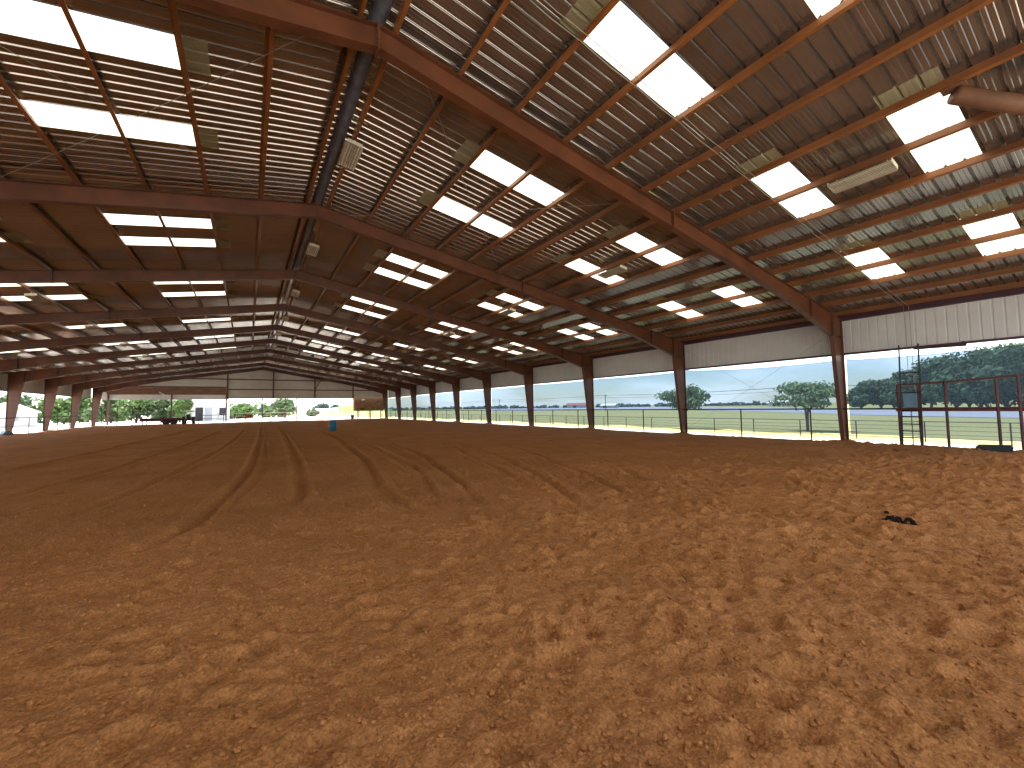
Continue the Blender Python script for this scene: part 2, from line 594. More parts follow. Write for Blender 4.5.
# wheel and drag tracks
TR = [([(-0.6, 60), (-1.2, 33.4), (-1.8, 16.3), (-2.29, 11.25), (-2.75, 8.2), (-3.36, 7.2)], 0.10, 0.05),
      ([(-1.0, 33), (-1.5, 16.3), (-2.0, 11.4), (-2.45, 8.6)], 0.09, 0.035),
      ([(0.9, 60), (0.27, 34.7), (-0.3, 20.5), (-0.56, 15.3), (-0.95, 10.5), (-1.25, 9.0)], 0.11, 0.045),
      ([(3.2, 42), (2.59, 26.3), (1.5, 15), (0.93, 11.65), (0.51, 8.77), (0.58, 6.9)], 0.10, 0.06),
      ([(1.2, 14.0), (0.74, 11.2), (0.29, 8.7), (0.39, 7.1)], 0.09, 0.05),
      ([(4.9, 24), (3.35, 13.8), (2.3, 9.0), (1.7, 6.8)], 0.10, 0.045),
      ([(7.6, 24), (6.01, 13.5), (4.3, 8.6), (3.0, 5.4)], 0.10, 0.04),
      ([(-2.2, 50), (-2.7, 31.3), (-3.4, 20), (-3.97, 14.4), (-4.68, 10.2)], 0.10, 0.035),
      ([(-4.0, 50), (-4.6, 33.1), (-5.69, 18), (-6.42, 13.3)], 0.10, 0.035),
      ([(4.1, 34), (3.17, 21.5), (2.25, 11.75), (1.18, 7.7)], 0.10, 0.04),
      ([(7.4, 26), (5.63, 16.2), (4.2, 10.5), (3.33, 7.3)], 0.10, 0.04),
      ([(9.6, 22), (7.16, 12.5), (5.4, 7.9), (4.28, 5.4)], 0.10, 0.035),
      ([(-6.6, 60), (-7.44, 35.8), (-8.2, 23.2), (-8.6, 19.8)], 0.12, 0.04),
      ([(12.5, 24), (9.4, 13), (7.2, 8.6), (5.8, 6.4)], 0.10, 0.03)]
for pts, wd, dp in TR:
    dense = []
    for (xa, ya), (xb, yb) in zip(pts[:-1], pts[1:]):
        for t in np.linspace(0, 1, 12, endpoint=False):
            dense.append((ya + (yb - ya) * t, xa + (xb - xa) * t))
    dense = np.array(sorted(dense))
    # smooth the path
    xs = dense[:, 1]
    for _ in range(6):
        xs = np.concatenate([[xs[0]], (xs[:-2] + 2 * xs[1:-1] + xs[2:]) / 4, [xs[-1]]])
    cx = np.interp(gy, dense[:, 0], xs)
    inside = (gy > dense[0, 0]) & (gy < dense[-1, 0])
    fade = np.clip(np.minimum((gy - dense[0, 0]) / 0.8, (dense[-1, 0] - gy) / 6.0), 0, 1)
    slope = np.gradient(cx, gy)
    d = (X - cx[None, :]) / np.sqrt(1 + slope[None, :] ** 2)
    dp *= 1.5
    prof = -dp * np.exp(-(d / wd) ** 2) + 0.7 * dp * (np.exp(-((np.abs(d) - 2.0 * wd) / wd) ** 2))
    Z += prof * (inside * fade)[None, :]
# dirt thins out towards the column lines and the ends, heaped against the columns
edge = np.minimum(np.minimum(21.5 - X, X + 21.1), np.minimum(83.2 - Y, 50))
Z += 0.03
Z = np.where(edge < 0.7, Z * np.clip(edge / 0.7, 0, 1) + (np.clip(edge / 0.7, 0, 1) - 1) * 0.12, Z)
for k in range(11):
    for sx in (-1, 1):
        q = ((X - sx * (21.1 if sx > 0 else 20.65)) / 0.5) ** 2 + ((Y - FY[k]) / 0.5) ** 2
        Z += 0.13 * np.exp(-q)
nx_, ny_ = X.shape
co = np.stack([X, Y, Z], -1).reshape(-1, 3)
idx = np.arange(nx_ * ny_).reshape(nx_, ny_)
quads = np.stack([idx[:-1, :-1], idx[1:, :-1], idx[1:, 1:], idx[:-1, 1:]], -1).reshape(-1, 4)
me = bpy.data.meshes.new('floor')
me.vertices.add(len(co))
me.vertices.foreach_set('co', co.ravel().astype(np.float32))
me.loops.add(quads.size)
me.loops.foreach_set('vertex_index', quads.ravel().astype(np.int32))
me.polygons.add(len(quads))
me.polygons.foreach_set('loop_start', (np.arange(len(quads)) * 4).astype(np.int32))
me.polygons.foreach_set('use_smooth', np.ones(len(quads), bool))
me.materials.append(M['dirt'])
me.update(calc_edges=True)
floor = bpy.data.objects.new('floor', me)
C.objects.link(floor)
tag(floor, kind='structure')


def dirt_z(x, y):
    i = min(max(np.searchsorted(gx, x), 0), nx_ - 1)
    j = min(max(np.searchsorted(gy, y), 0), ny_ - 1)
    return float(Z[i, j])


# loose clods lying on the near dirt
ICO_V = []
ph = (1 + 5 ** .5) / 2
for a, b_ in ((-1, ph), (1, ph), (-1, -ph), (1, -ph)):
    ICO_V.append((a, b_, 0))
for a, b_ in ((-1, ph), (1, ph), (-1, -ph), (1, -ph)):
    ICO_V.append((0, a, b_))
for a, b_ in ((ph, -1), (ph, 1), (-ph, -1), (-ph, 1)):
    ICO_V.append((a, 0, b_))
ICO_V = [Vector(q).normalized() for q in ICO_V]
ICO_F = [(0, 11, 5), (0, 5, 1), (0, 1, 7), (0, 7, 10), (0, 10, 11), (1, 5, 9), (5, 11, 4), (11, 10, 2), (10, 7, 6),
         (7, 1, 8), (3, 9, 4), (3, 4, 2), (3, 2, 6), (3, 6, 8), (3, 8, 9), (4, 9, 5), (2, 4, 11), (6, 2, 10), (8, 6, 7), (9, 8, 1)]
g = MB()
rc = random.Random(5)
for i in range(13000):
    d = 1.7 + 11 * rc.random() ** 1.5
    a = YAW + rc.uniform(-0.95, 0.95)
    x, y = CAM.x + d * math.sin(a), d * math.cos(a)
    if y < -0.5 or x > 20:
        continue
    s = rc.choice((.005, .006, .008, .010, .012, .015, .020)) * rc.uniform(.7, 1.25)
    z = dirt_z(x, y) + s * 0.3
    g.add([Vector((q.x * s * rc.uniform(.7, 1.3) + x, q.y * s * rc.uniform(.7, 1.3) + y, q.z * s * rc.uniform(.6, 1.0) + z)) for q in ICO_V], ICO_F)
tag(g.build('dirt_clods', M['dirt']), 'loose crumbs of dry brown dirt scattered over the near arena floor', 'dirt', kind='stuff')

# ------------------------------------------------------------------ steel frames
def frame_half(sx):
    """web outlines (x,z) of one half frame"""
    o = 0 if sx > 0 else -.3
    kx, bx_, ox_ = (20.25, 20.84, 21.31) if sx > 0 else (19.95, 20.64, 21.0)
    raf = [(0, rz(0, -.02)), (0, 8.86), (1.5, 8.58), (4.5, 8.06), (12.4, 6.74), (16.2 + o, 6.0), (kx, 4.87), (kx, rz(kx, -.02))]
    colm = [(kx, 4.87), (bx_, 0.03), (ox_, 0.03), (ox_, rz(ox_, -.02)), (kx, rz(kx, -.02))]
    return [(sx * x, z) for x, z in raf], [(sx * x, z) for x, z in colm]


def flange(mb, pts, y, wid, th, side):
    """plate following a polyline in the x-z plane, centred on y"""
    for (xa, za), (xb, zb) in zip(pts[:-1], pts[1:]):
        d = Vector((xb - xa, 0, zb - za))
        L = d.length
        d.normalize()
        nrm = Vector((-d.z, 0, d.x)) * side
        a, b_ = Vector((xa, y, za)), Vector((xb, y, zb))
        vs_ = []
        for p in (a, b_):
            for t in (0, th):
                for w_ in (-wid / 2, wid / 2):
                    vs_.append(p + nrm * t + Vector((0, w_, 0)))
        mb.add(vs_, [(0, 1, 3, 2), (4, 6, 7, 5), (0, 4, 5, 1), (2, 3, 7, 6), (0, 2, 6, 4), (1, 5, 7, 3)])


FRAME_LABEL = {0: 'rust red steel portal frame at the open camera end, carrying the strut at top right',
               1: 'big rust red steel roof frame nearest in view, crossing the top of the picture',
               10: 'rust red steel end frame against the pale far end wall'}
proto = None
for k in range(0, 11):
    if proto is None:
        proto = fr = empty('steel_frame', (0, FY[k], 0))
        for sx in (-1, 1):
            raf, colm = frame_half(sx)
            mb = MB()
            mb.prism(raf, -0.006, 0.006)
            flange(mb, [raf[0], raf[-1]], 0, 0.22, 0.014, -sx)
            flange(mb, raf[1:7], 0, 0.22, 0.014, sx)
            for xs_ in (9.0, 18.2 if sx > 0 else 17.8):                               # bolted splice plates
                zt = rz(xs_) - .01
                zb_ = np.interp(xs_, [q[0] * sx for q in raf[1:7]], [q[1] for q in raf[1:7]])
                mb.box((sx * xs_, 0, (zt + zb_) / 2), (0.05, 0.215, zt - zb_ + .04))
            mb.build('rafter', M['red_steel'], fr)
            mb = MB()
            mb.prism(colm, -0.006, 0.006)
            flange(mb, [colm[0], colm[1]], 0, 0.17, 0.016, sx)
            flange(mb, [colm[2], colm[3]], 0, 0.17, 0.016, sx)
            kx = abs(colm[0][0])
            ox = abs(colm[2][0])
            mb.box((sx * (kx + ox) / 2, 0, 4.88), (ox - kx, 0.21, 0.014))
            mb.box((sx * kx, 0, (4.87 + rz(kx)) / 2), (0.03, 0.215, rz(kx) - 4.87 - .04))
            cobj = mb.build('column', M['red_steel'], fr)
            mb = MB().box((sx * (ox - .22), 0, 0.02), (0.62, 0.32, 0.03))
            for bx in (-.24, .24):
                for by in (-.11, .11):
                    mb.tube([(sx * (ox - .22) + bx, by, .03), (sx * (ox - .22) + bx, by, .085)], .014, 6)
            mb.build('base_plate', M['red_steel'], fr)
        mb = MB()
        for sx in (-1, 1):
            mb.box((sx * 0.013, 0, 9.10), (0.022, 0.24, 0.58))
        for z in (8.87, 8.98, 9.10, 9.22, 9.33):
            for by in (-.085, .085):
                mb.tube([(-.05, by, z), (.05, by, z)], .016, 6)
        mb.build('ridge_plate', M['red_steel'], fr)
    else:
        fr = copy_tree(proto)
        fr.location = (0, FY[k], 0)
    tag(fr, FRAME_LABEL.get(k, 'rust red steel portal frame with tapered columns, %s from the camera' % ORD[k - 1]), 'frame',
        'rust red portal frames')

# ------------------------------------------------------------------ purlins, eave struts
for sx, side in ((-1, 'left'), (1, 'right')):
    for i, px in enumerate(PUR[:15 if sx > 0 else 14]):
        # Z section, web across the roof slope
        t = 0.005
        if i == 0:
            prof = [(0, 0), (0.07, 0), (0.07, .02), (.07 - t, .02), (.07 - t, t), (t, t), (t, PD - t), (.07, PD - t), (.07, PD), (0, PD)]
        else:
            prof = [(-.075, 0), (t, 0), (t, PD - t), (.07, PD - t), (.07, PD), (0, PD), (0, t), (-.075 + t, t), (-.075 + t, .022), (-.075, .022)]
        c, s_ = CS, SL * CS
        poly = [(sx * (px + a * c + b_ * s_ * 0.0), rz(px) + b_ - a * s_ + 0.002) for a, b_ in prof]
        mb = MB().prism(poly, Y0 - .3, Y1 + .1)
        o = mb.build('roof_purlin', M['purlin'])
        tag(o, 'long rust red roof purlin, %s down from the ridge on the %s slope' % (ORD[i], side), 'purlin', 'purlins under the %s slope' % side)
    wo = 0 if sx > 0 else -.25
    z = rz(21.25 + wo) - .05
    prof = [(21.2, z - .1), (21.38, z - .1), (21.38, z + PD - .02), (21.2, z + PD - .02), (21.2, z + PD - .03), (21.37, z + PD - .03), (21.37, z - .09), (21.2, z - .09)]
    mb = MB().prism([(sx * (x + wo), z_) for x, z_ in prof], Y0 - .3, Y1 + .1)
    tag(mb.build('eave_strut', M['trim']), 'rust red eave strut along the top of the %s wall' % side, 'beam', 'eave struts')

# ------------------------------------------------------------------ roof sheets and skylights
ROWS = [(2, 4), (6, 8), (10, 12)]
ROWN = ['upper row', 'middle row', 'lower row']
XB = [0.10] + PUR + [21.62]


def bay_segments(k):
    f = FY[k]
    if k == 0:
        s1, s2 = 1.89, 4.74
        s0 = Y0 - 0.3
    else:
        s1, s2 = (f + 1.81, f + 4.77) if k == 1 else (f + 2.45, f + 4.60) if k == 2 else (f + 2.35, f + 5.15)
        s0 = f
    e = FY[k + 1] if k < 9 else Y1 + 0.15
    return [(s0, s1, False), (s1, s1 + .95, True), (s1 + .95, s2, False), (s2, s2 + .95, True), (s2 + .95, e, False)]


def rib_profile(a, b_):
    n = max(1, round((b_ - a) / 0.305))
    w = (b_ - a) / n
    out = []
    for i in range(n):
        y = a + i * w
        p_ = w - .070
        out += [(y, 0), (y + p_ * .30 - .014, 0), (y + p_ * .30, .005), (y + p_ * .30 + .014, 0), (y + p_ * .70 - .014, 0), (y + p_ * .70, .005), (y + p_ * .70 + .014, 0),
                (y + p_, 0), (y + w - .056, .0265), (y + w - .037, .047), (y + w - .033, .047), (y + w - .014, .0265)]
    out.append((b_, 0))
    return out


def sheet(mb, sx, xs, prof, dz=0.0):
    vs_, fs = [], []
    n = len(prof)
    for x in xs:
        for (y, h) in prof:
            vs_.append((sx * x, y, rz(x) + PD + 0.004 + h + dz))
    for i in range(len(xs) - 1):
        for j in range(n - 1):
            a = i * n + j
            q = (a, a + 1, a + n + 1, a + n)
            fs.append(q if sx > 0 else q[::-1])
    mb.add(vs_, fs)


sky_proto = {}
for sx, side in ((-1, 'left'), (1, 'right')):
    roof = MB()
    for k in range(10):
        for si, (a, b_, sky) in enumerate(bay_segments(k)):
            prof = rib_profile(a, b_)
            if not sky:
                sheet(roof, sx, [XB[0], XB[-1] - (0 if sx > 0 else .25)], prof)
                continue
            last = XB[0]
            for (r0, r1) in ROWS:
                sheet(roof, sx, [last, PUR[r0] + .05], prof)
                last = PUR[r1]
            sheet(roof, sx, [last, XB[-1] - (0 if sx > 0 else .25)], prof)
            for ri, (r0, r1) in enumerate(ROWS):
                key = (sx, ri)
                if key not in sky_proto:
                    mb = MB()
                    prof0 = [(y - a, h) for y, h in prof]
                    x0 = PUR[r0]
                    vs0 = MB()
                    sheet(vs0, sx, [PUR[r0] - .44, PUR[r0] + .06, PUR[r1] - .01, PUR[r1] + .03], prof0, -0.007)
                    base = Vector((sx * x0, 0, rz(x0) + PD))
                    vs0.v = [tuple(Vector(q) - base) for q in vs0.v]
                    o = vs0.build('skylight_panel', M['skylight'])
                    sky_proto[key] = o
                else:
                    o = sky_proto[key].copy()
                    C.objects.link(o)
                x0 = PUR[r0]
                o.location = (sx * x0, a, rz(x0) + PD)
                tag(o, 'glowing skylight, %s slope, %s, %s bay from camera, %s of its pair' % (side, ROWN[ri], ORD[k], 'nearer' if si == 1 else 'farther'),
                    'skylight', 'translucent skylight panels on the %s slope' % side)
    tag(roof.build('ceiling_' + side, M['galv']), kind='structure')

# ridge vent trough, one length per bay
for k in range(10):
    a, b_ = FY[k] + (0 if k else -.2), FY[k + 1]
    n = 10
    mb = MB()
    zc = rz(0) + PD + .03
    segs = max(2, int((b_ - a) / 0.55))
    vs_, fs = [], []
    rr = random.Random(k)
    for i in range(segs + 1):
        y = a + (b_ - a) * i / segs
        wob = 1 + rr.uniform(-.05, .05) * (2 if k > 2 else 0.6)
        for j in range(n + 1):
            t = math.pi + math.pi * j / n
            vs_.append((.175 * wob * math.cos(t), y, zc + .20 * wob * math.sin(t)))
    for i in range(segs):
        for j in range(n):
            q = i * (n + 1) + j
            fs.append((q, q + 1, q + n + 2, q + n + 1))
    mb.add(vs_, fs)
    mb.add([(-.175, a, zc), (.175, a, zc), (.175, b_, zc), (-.175, b_, zc)], [(0, 1, 2, 3)])
    o = mb.build('ridge_vent', M['duct'] if k < 3 else M['duct_glare'], smooth=False)
    tag(o, '%s rounded vent trough along the roof ridge, %s bay from the camera' % ('dark grey' if k < 3 else 'pale shiny', ORD[k]), 'vent', 'ridge vent lengths')
mb = MB()
mb.add([(-.45, Y0 - .3, rz(.45) + PD + .06), (0, Y0 - .3, rz(0) + PD + .07), (.45, Y0 - .3, rz(.45) + PD + .06),
        (-.45, Y1 + .15, rz(.45) + PD + .06), (0, Y1 + .15, rz(0) + PD + .07), (.45, Y1 + .15, rz(.45) + PD + .06)],
       [(0, 1, 4, 3), (1, 2, 5, 4)])
tag(mb.build('trim_1', M['galv']), kind='structure')

# ------------------------------------------------------------------ side walls: sheeted strip above the openings
for sx, side in ((-1, 'left'), (1, 'right')):
    mb = MB()
    prof = rib_profile(Y0 - .3, Y1 + .1)
    wo = 0 if sx > 0 else -.25
    zt = rz(21.4 + wo) + PD - .03
    vs_, fs = [], []
    n = len(prof)
    for z in (4.10, zt):
        for (y, h) in prof:
            vs_.append((sx * (21.42 + wo + .02 * (h > .01)), y, z))
    for j in range(n - 1):
        q = (j, j + 1, j + n + 1, j + n)
        fs.append(q if sx < 0 else q[::-1])
    mb.add(vs_, fs)
    mb2 = MB()
    tag(mb.build('wall_' + side, M['wall_sheet']), kind='structure')
    mb = MB().prism([(sx * (x + wo), z) for x, z in ((21.33, 4.03), (21.46, 4.03), (21.46, 4.16), (21.45, 4.16), (21.45, 4.12), (21.33, 4.12))], Y0 - .3, Y1 + .1)
    tag(mb.build('trim_2' if sx < 0 else 'trim_3', M['trim']), kind='structure')

# ------------------------------------------------------------------ far end wall
def rib_wall_x(mb, x0, x1, zb, zt_fn, y):
    n = max(1, round((x1 - x0) / 0.305))
    w = (x1 - x0) / n
    xs = []
    for i in range(n):
        x = x0 + i * w
        xs += [(x, 0), (x + w - .09, 0), (x + w - .06, .02), (x + w - .03, .02)]
    xs.append((x1, 0))
    vs_ = [(x, y + h, zb) for x, h in xs] + [(x, y + h, zt_fn(x)) for x, h in xs]
    m_ = len(xs)
    mb.add(vs_, [(j, j + 1, j + m_ + 1, j + m_) for j in range(m_ - 1)])


YE = Y1 + 0.14
mb = MB()
zt_fn = lambda x: rz(x) + PD
rib_wall_x(mb, -21.15, -5.02, 5.86, zt_fn, YE)
rib_wall_x(mb, -5.02, 0, 4.02, zt_fn, YE)
rib_wall_x(mb, 0, 14.8, 4.02, zt_fn, YE)
rib_wall_x(mb, 14.8, 21.4, 4.02, zt_fn, YE)
# little triangle of sheet between the lean-to roof and the left corner
tag(mb.build('wall_back', M['wall_sheet']), kind='structure')
mb = MB()
for z, xa, xb in ((7.15, -13.0, 13.0), (5.47, -5.0, 21.3)):
    mb.box(((xa + xb) / 2, YE - .1, z), (xb - xa, .08, .17))
tag(mb.build('trim_4', M['red_steel']), kind='structure')
mb = MB().box((4.9, YE - .02, 4.0), (19.9, .1, .09))
mb.box((-13.2, YE - .02, 5.84), (16.4, .1, .12))
tag(mb.build('trim_5', M['trim']), kind='structure')
for x, zb, lab in ((-5.0, 4.0, 'left of the centre'), (1.55, 4.0, 'just right of the ridge'), (8.1, 4.0, 'with the diagonal brace'), (14.7, 4.0, 'next to the brown booth')):
    e = empty('wall_column', (x, YE - .2, zb))
    h = rz(x) - zb
    mb = MB().box((0, 0, h / 2), (.012, .2, h))
    mb.box((0, -.1, h / 2), (.2, .012, h)).box((0, .1, h / 2), (.2, .012, h))
    mb.build('post', M['red_steel'], e)
    if x == 8.1:
        MB().tube([(0, -.05, 1.5), (1.15, -.05, h - .4)], .06, 8).build('brace', M['red_steel'], e)
    tag(e, 'rust red column on the far end wall, %s' % lab, 'column', 'far end wall columns')
for x, lab in ((-.05, 'near the middle of the end opening'), (5.17, 'in front of the dark round tree')):
    top = 4.0 if x > -10 else 4.9
    e = empty('pipe_post', (x, YE - .05, -.1))
    MB().tube([(0, 0, 0), (0, 0, top + .1)], .07 if x > -10 else .10, 10).build('pipe', M['dark_pipe'], e)
    MB().box((0, 0, top + .08), (.22, .22, .03)).build('cap_plate', M['dark_pipe'], e)
    tag(e, 'thin dark pipe post holding the far end wall, %s' % lab, 'post', 'far end pipe posts')

# lean-to roof beyond the left half of the end wall
e = empty('lean_to', (-13.2, 90.0, 0))
tag(e, 'lean-to roof with pale fascia sheet beyond the left part of the end wall', 'shed')
mb = MB()
rib_wall_x(mb, -7.7, 8.2, 3.98, lambda x: 4.92, .12)
mb.build('fascia', M['wall_sheet'], e)
mb = MB()
mb.add([(-7.9, -7.0, 6.35), (8.25, -7.0, 6.35), (8.25, .4, 4.98), (-7.9, .4, 4.98)], [(0, 1, 2, 3)])
mb.add([(-7.9, -7.0, 6.38), (8.25, -7.0, 6.38), (8.25, .4, 5.01), (-7.9, .4, 5.01)], [(3, 2, 1, 0)])
mb.build('roof', M['galv'], e)
mb = MB()
mb.box((-7.88, -3.4, 4.95), (.05, 7.4, 1.95))
mb.box((8.2, -3.4, 5.2), (.05, 7.4, 2.3))
mb.build('side_sheet', M['wall_sheet'], e)
for i in range(6):
    y = -6.4 + i * 1.25
    z = 6.35 - (y + 7) * .185 - .1
    MB().box((0, y, z), (15.7, .07, .18)).build('roof_purlin', M['purlin'], e)
for x in (-7.7, .18, 7.8):
    MB().box((x, .0, 2.4), (.2, .2, 5.0)).build('post', M['red_steel'], e)
MB().box((0, .02, 4.9), (15.6, .2, .16)).build('header_beam', M['red_steel'], e)
MB().tube([(.1, 0, 4.2), (-1.3, -1.6, 5.2)], .07, 8).build('brace', M['pale_pipe'], e)

# ------------------------------------------------------------------ brown booth in the far right corner
e = empty('announcer_booth', (17.9, 84.6, 0))
tag(e, 'brown board booth raised on posts in the far right corner', 'booth')
mb = MB()
for i in range(19):
    w = 5.7 / 19
    x = -2.85 + w * (i + .5)
    mb.box((x, -1.35, 2.97), (w - .012, .05 + .012 * (i % 2), 2.78))
mb.box((0, .05, 2.97), (5.7, .06, 2.78)).box((-2.83, -.65, 2.97), (.06, 1.35, 2.78)).box((2.83, -.65, 2.97), (.06, 1.35, 2.78)).box((0, -.65, 1.62), (5.7, 1.35, .1))
mb.build('board_wall', M['brown_board'], e)
mb = MB()
mb.box((0, -.65, 4.42), (6.0, 1.6, .08))
mb.build('roof', M['brown_board'], e)
for x in (-1.9, .3, 2.5):
    for y in (-1.2, -.05):
        MB().box((x, y, .72), (.14, .14, 1.72)).build('post', M['wood_pole'], e)
MB().box((-1.35, -1.39, 1.86), (.75, .06, .32)).build('window', M['dark'], e)
e2 = empty('wall_light', (16.75, 83.2, 3.72))
tag(e2, 'small white floodlight on the brown booth wall', 'light')
for sx in (-1, 1):
    mb = MB()
    mb.tube([(sx * .1, 0, 0), (sx * .24, -.16, -.14)], [.07, .15], 12)
    mb.build('lamp_head', M['white'], e2)
MB().box((0, 0.0, 0.06), (.5, .08, .14)).build('bracket', M['white'], e2)

# ------------------------------------------------------------------ ridge lights and slope lights
def make_light():
    e = empty('strip_light')
    mb = MB()
    mb.prism([(-.23, -.10), (-.10, 0), (.10, 0), (.23, -.10), (.235, -.10), (.105, .012), (-.105, .012), (-.235, -.10)], -.62, .62)
    mb.box((0, .63, -.05), (.4, .015, .1)).box((0, -.63, -.05), (.4, .015, .1))
    mb.build('housing', M['fixture'], e)
    for i in range(4):
        x = -.135 + .09 * i
        MB().tube([(x, -.6, -.075), (x, .6, -.075)], .019, 8).build('lamp_tube', M['tube'], e)
    mb = MB()
    for i in range(5):
        y = -.6 + .3 * i
        mb.tube([(-.23, y, -.115), (.23, y, -.115)], .004, 4)
    for i in range(8):
        x = -.23 + .46 * i / 7
        mb.tube([(x, -.62, -.118), (x, .62, -.118)], .009, 4)
    mb.build('wire_guard', M['wire'], e)
    mb = MB()
    for y in (-.5, .5):
        mb.tube([(0, y, 0), (0, y, .12)], .012, 6)
    mb.build('hanger', M['fixture'], e)
    return e


lp = make_light()
first = True
for k in range(1, 10):
    o = lp if first else copy_tree(lp)
    first = False
    yy = FY[k] + S / 2 + .1
    o.location = (.335, yy, rz(.335) - .10)
    o.rotation_euler = (0, math.atan(SL), 0)
    tag(o, 'caged strip light beside the ridge vent, %s bay from the camera' % ORD[k], 'light', 'strip lights along the ridge')
for sx, side in ((1, 'right'), (-1, 'left')):
    for k in range(0 if sx > 0 else 3, 10):
        o = copy_tree(lp)
        yy = FY[k] + S / 2 - .05
        o.location = (sx * 10.66, yy, rz(10.66) - .10)
        o.rotation_euler = (0, sx * math.atan(SL), 0)
        tag(o, 'caged strip light under %s slope between skylights, %s bay from camera' % (side, ORD[k]), 'light', 'strip lights under the slopes')

# ------------------------------------------------------------------ rod bracing in the roof and right wall
def rod(name, a, b_, label, group, r=.0055):
    a, b_ = Vector(a), Vector(b_)
    pts = []
    for i in range(9):
        t = i / 8
        q = a.lerp(b_, t)
        q.z -= 0.10 * 4 * t * (1 - t) * min(1, (b_ - a).length / 11)
        pts.append(q)
    o = MB().tube(pts, r, 6).build(name, M['cable'])
    tag(o, label, 'cable', group)


for sx, side in ((-1, 'left'), (1, 'right')):
    rod('brace_rod', (sx * .8, FY[1] + .05, rz(.8) - .12), (sx * 7.85, FY[2] - .05, rz(7.85) - .12),
        'thin roof brace rod, %s slope second bay, from near ridge to far purlins' % side, 'roof bracing rods')
    rod('brace_rod', (sx * 7.85, FY[1] + .05, rz(7.85) - .12), (sx * .8, FY[2] - .05, rz(.8) - .12),
        'thin roof brace rod, %s slope second bay, from far ridge to near purlins' % side, 'roof bracing rods')
rod('brace_rod', (21.28, FY[1] + .1, .35), (21.28, FY[2] - .1, 5.3), 'thin wall brace rod on right wall rising away from the nearest column foot', 'wall bracing rods', .005)
rod('brace_rod', (21.28, FY[1] + .1, 5.3), (21.28, FY[2] - .1, .35), 'thin wall brace rod on right wall falling away from the nearest column top', 'wall bracing rods', .005)

# thick strut at the top right, from a purlin down to the end frame
a = Vector((9.25, 1.79, rz(9.2) - .14))
b_ = Vector((12.0, -.40, 6.72))
e = empty('roof_strut', a)
MB().tube([(0, 0, 0), b_ - a], .155, 14).build('pipe', M['strut'], e, smooth=True)
MB().box((0, 0, .13), (.24, .34, .02)).build('end_plate', M['strut'], e)
MB().tube([Vector((.1, -.10, -.13)), (b_ - a) + Vector((-.05, -.05, -.16))], .008, 6).build('tie_wire', M['cable'], e)
tag(e, 'thick brown pipe strut slanting down from a purlin at the top right corner', 'strut')

# conduits running down the right slope and down the wall to the electric box
for dy, lab in ((5.40, 'nearer'), (5.56, 'farther')):
    pts = []
    xs_ = [0.5] + [x for x in PUR[1:]]
    for i, x in enumerate(xs_):
        pts.append((x, dy, rz(x) - .025))
        if i < len(xs_) - 1:
            xm = (x + xs_[i + 1]) / 2
            pts.append((xm, dy + .01, rz(xm) - .045))
    pts += [(21.22, dy + .05, rz(21.3) - .06), (21.26, dy + .05, 5.4), (21.26, dy + .05, 2.35)]
    o = MB().tube(pts, .009, 6).build('conduit', M['conduit'])
    tag(o, 'thin conduit crossing the right slope down to the electric box, %s of the two' % lab, 'conduit', 'conduits to the electric box')

# ------------------------------------------------------------------ wind screens in the right hand openings
for k in range(10):
    a, b_ = (FY[k] * 1.012 + .02 if k else FY[0] - .2), FY[k + 1] * 1.012 - (.14 if k == 0 else .06)
    e = empty('wind_screen', (21.62, (a + b_) / 2, 0))
    n = 24
    vs_, fs, top = [], [], []
    rr = random.Random(20 + k)
    left_z, right_z = (3.80, 4.05) if k == 0 else (4.02, 3.84) if k == 1 else (3.99, 3.95)
    for i in range(n + 1):
        t = i / n
        y = a + (b_ - a) * t - (a + b_) / 2
        zt = right_z + (left_z - right_z) * t - (.14 if k < 2 else .05) * 4 * t * (1 - t) + (0.05 * (k < 2) if i in (0, n) else 0)
        bulge = .05 * math.sin(t * math.pi * 3 + k) * .5
        zb_ = .33 + .03 * math.sin(t * 9 + k)
        for j in range(7):
            u = j / 6
            vs_.append((bulge * math.sin(math.pi * u), y, zb_ + (zt - zb_) * u))
        top.append((0, y, zt))
    for i in range(n):
        for j in range(6):
            q = i * 7 + j
            fs.append((q, q + 7, q + 8, q + 1))
    MB().add(vs_, fs).build('mesh_cloth', M['screen'], e, smooth=True)
    MB().tube(top, .010, 6).build('top_cable', M['dark_pipe'], e)
    for i in (0, 6, 12, 18, 24):
        MB().tube([top[i], (-.19, top[i][1], 4.05)], .006, 5).build('tie_cord', M['dark_pipe'], e)
    tag(e, 'bluish see-through wind screen hung in the right wall opening, %s bay from camera' % ORD[k], 'screen', 'wind screens in the right wall')

# ------------------------------------------------------------------ fences
def fence(name, label, p0, p1, posts, h, rails, pr, rr_, mats, group=None, zb=-.12):
    p0, p1 = Vector(p0), Vector(p1)
    e = empty(name, (p0.x, p0.y, 0))
    d = (p1 - p0)
    L = d.length
    d.normalize()
    for z, r_ in rails:
        MB().tube([Vector((0, 0, z)), d * L + Vector((0, 0, z))], r_, 8).build('rail', mats[1], e)
    for t in posts:
        MB().tube([d * t + Vector((0, 0, zb)), d * t + Vector((0, 0, h))], pr, 8).build('post', mats[0], e)
    tag(e, label, 'fence', group)
    return e


# inner fence between the columns, right
pp = [(9.33 + 3.42 * i) * .985 for i in range(24)]
fence('pipe_fence', 'dark pipe fence along the right side of the arena', (21.05, 6.0, 0), (21.05, 82.3, 0),
      [q - 6.0 for q in pp if q < 82 and min(abs(q - f) for f in FY) > .3], 1.53, [(1.53, .035), (.32, .012)], .035, .03, (M['pipe'], M['dark_pipe']))
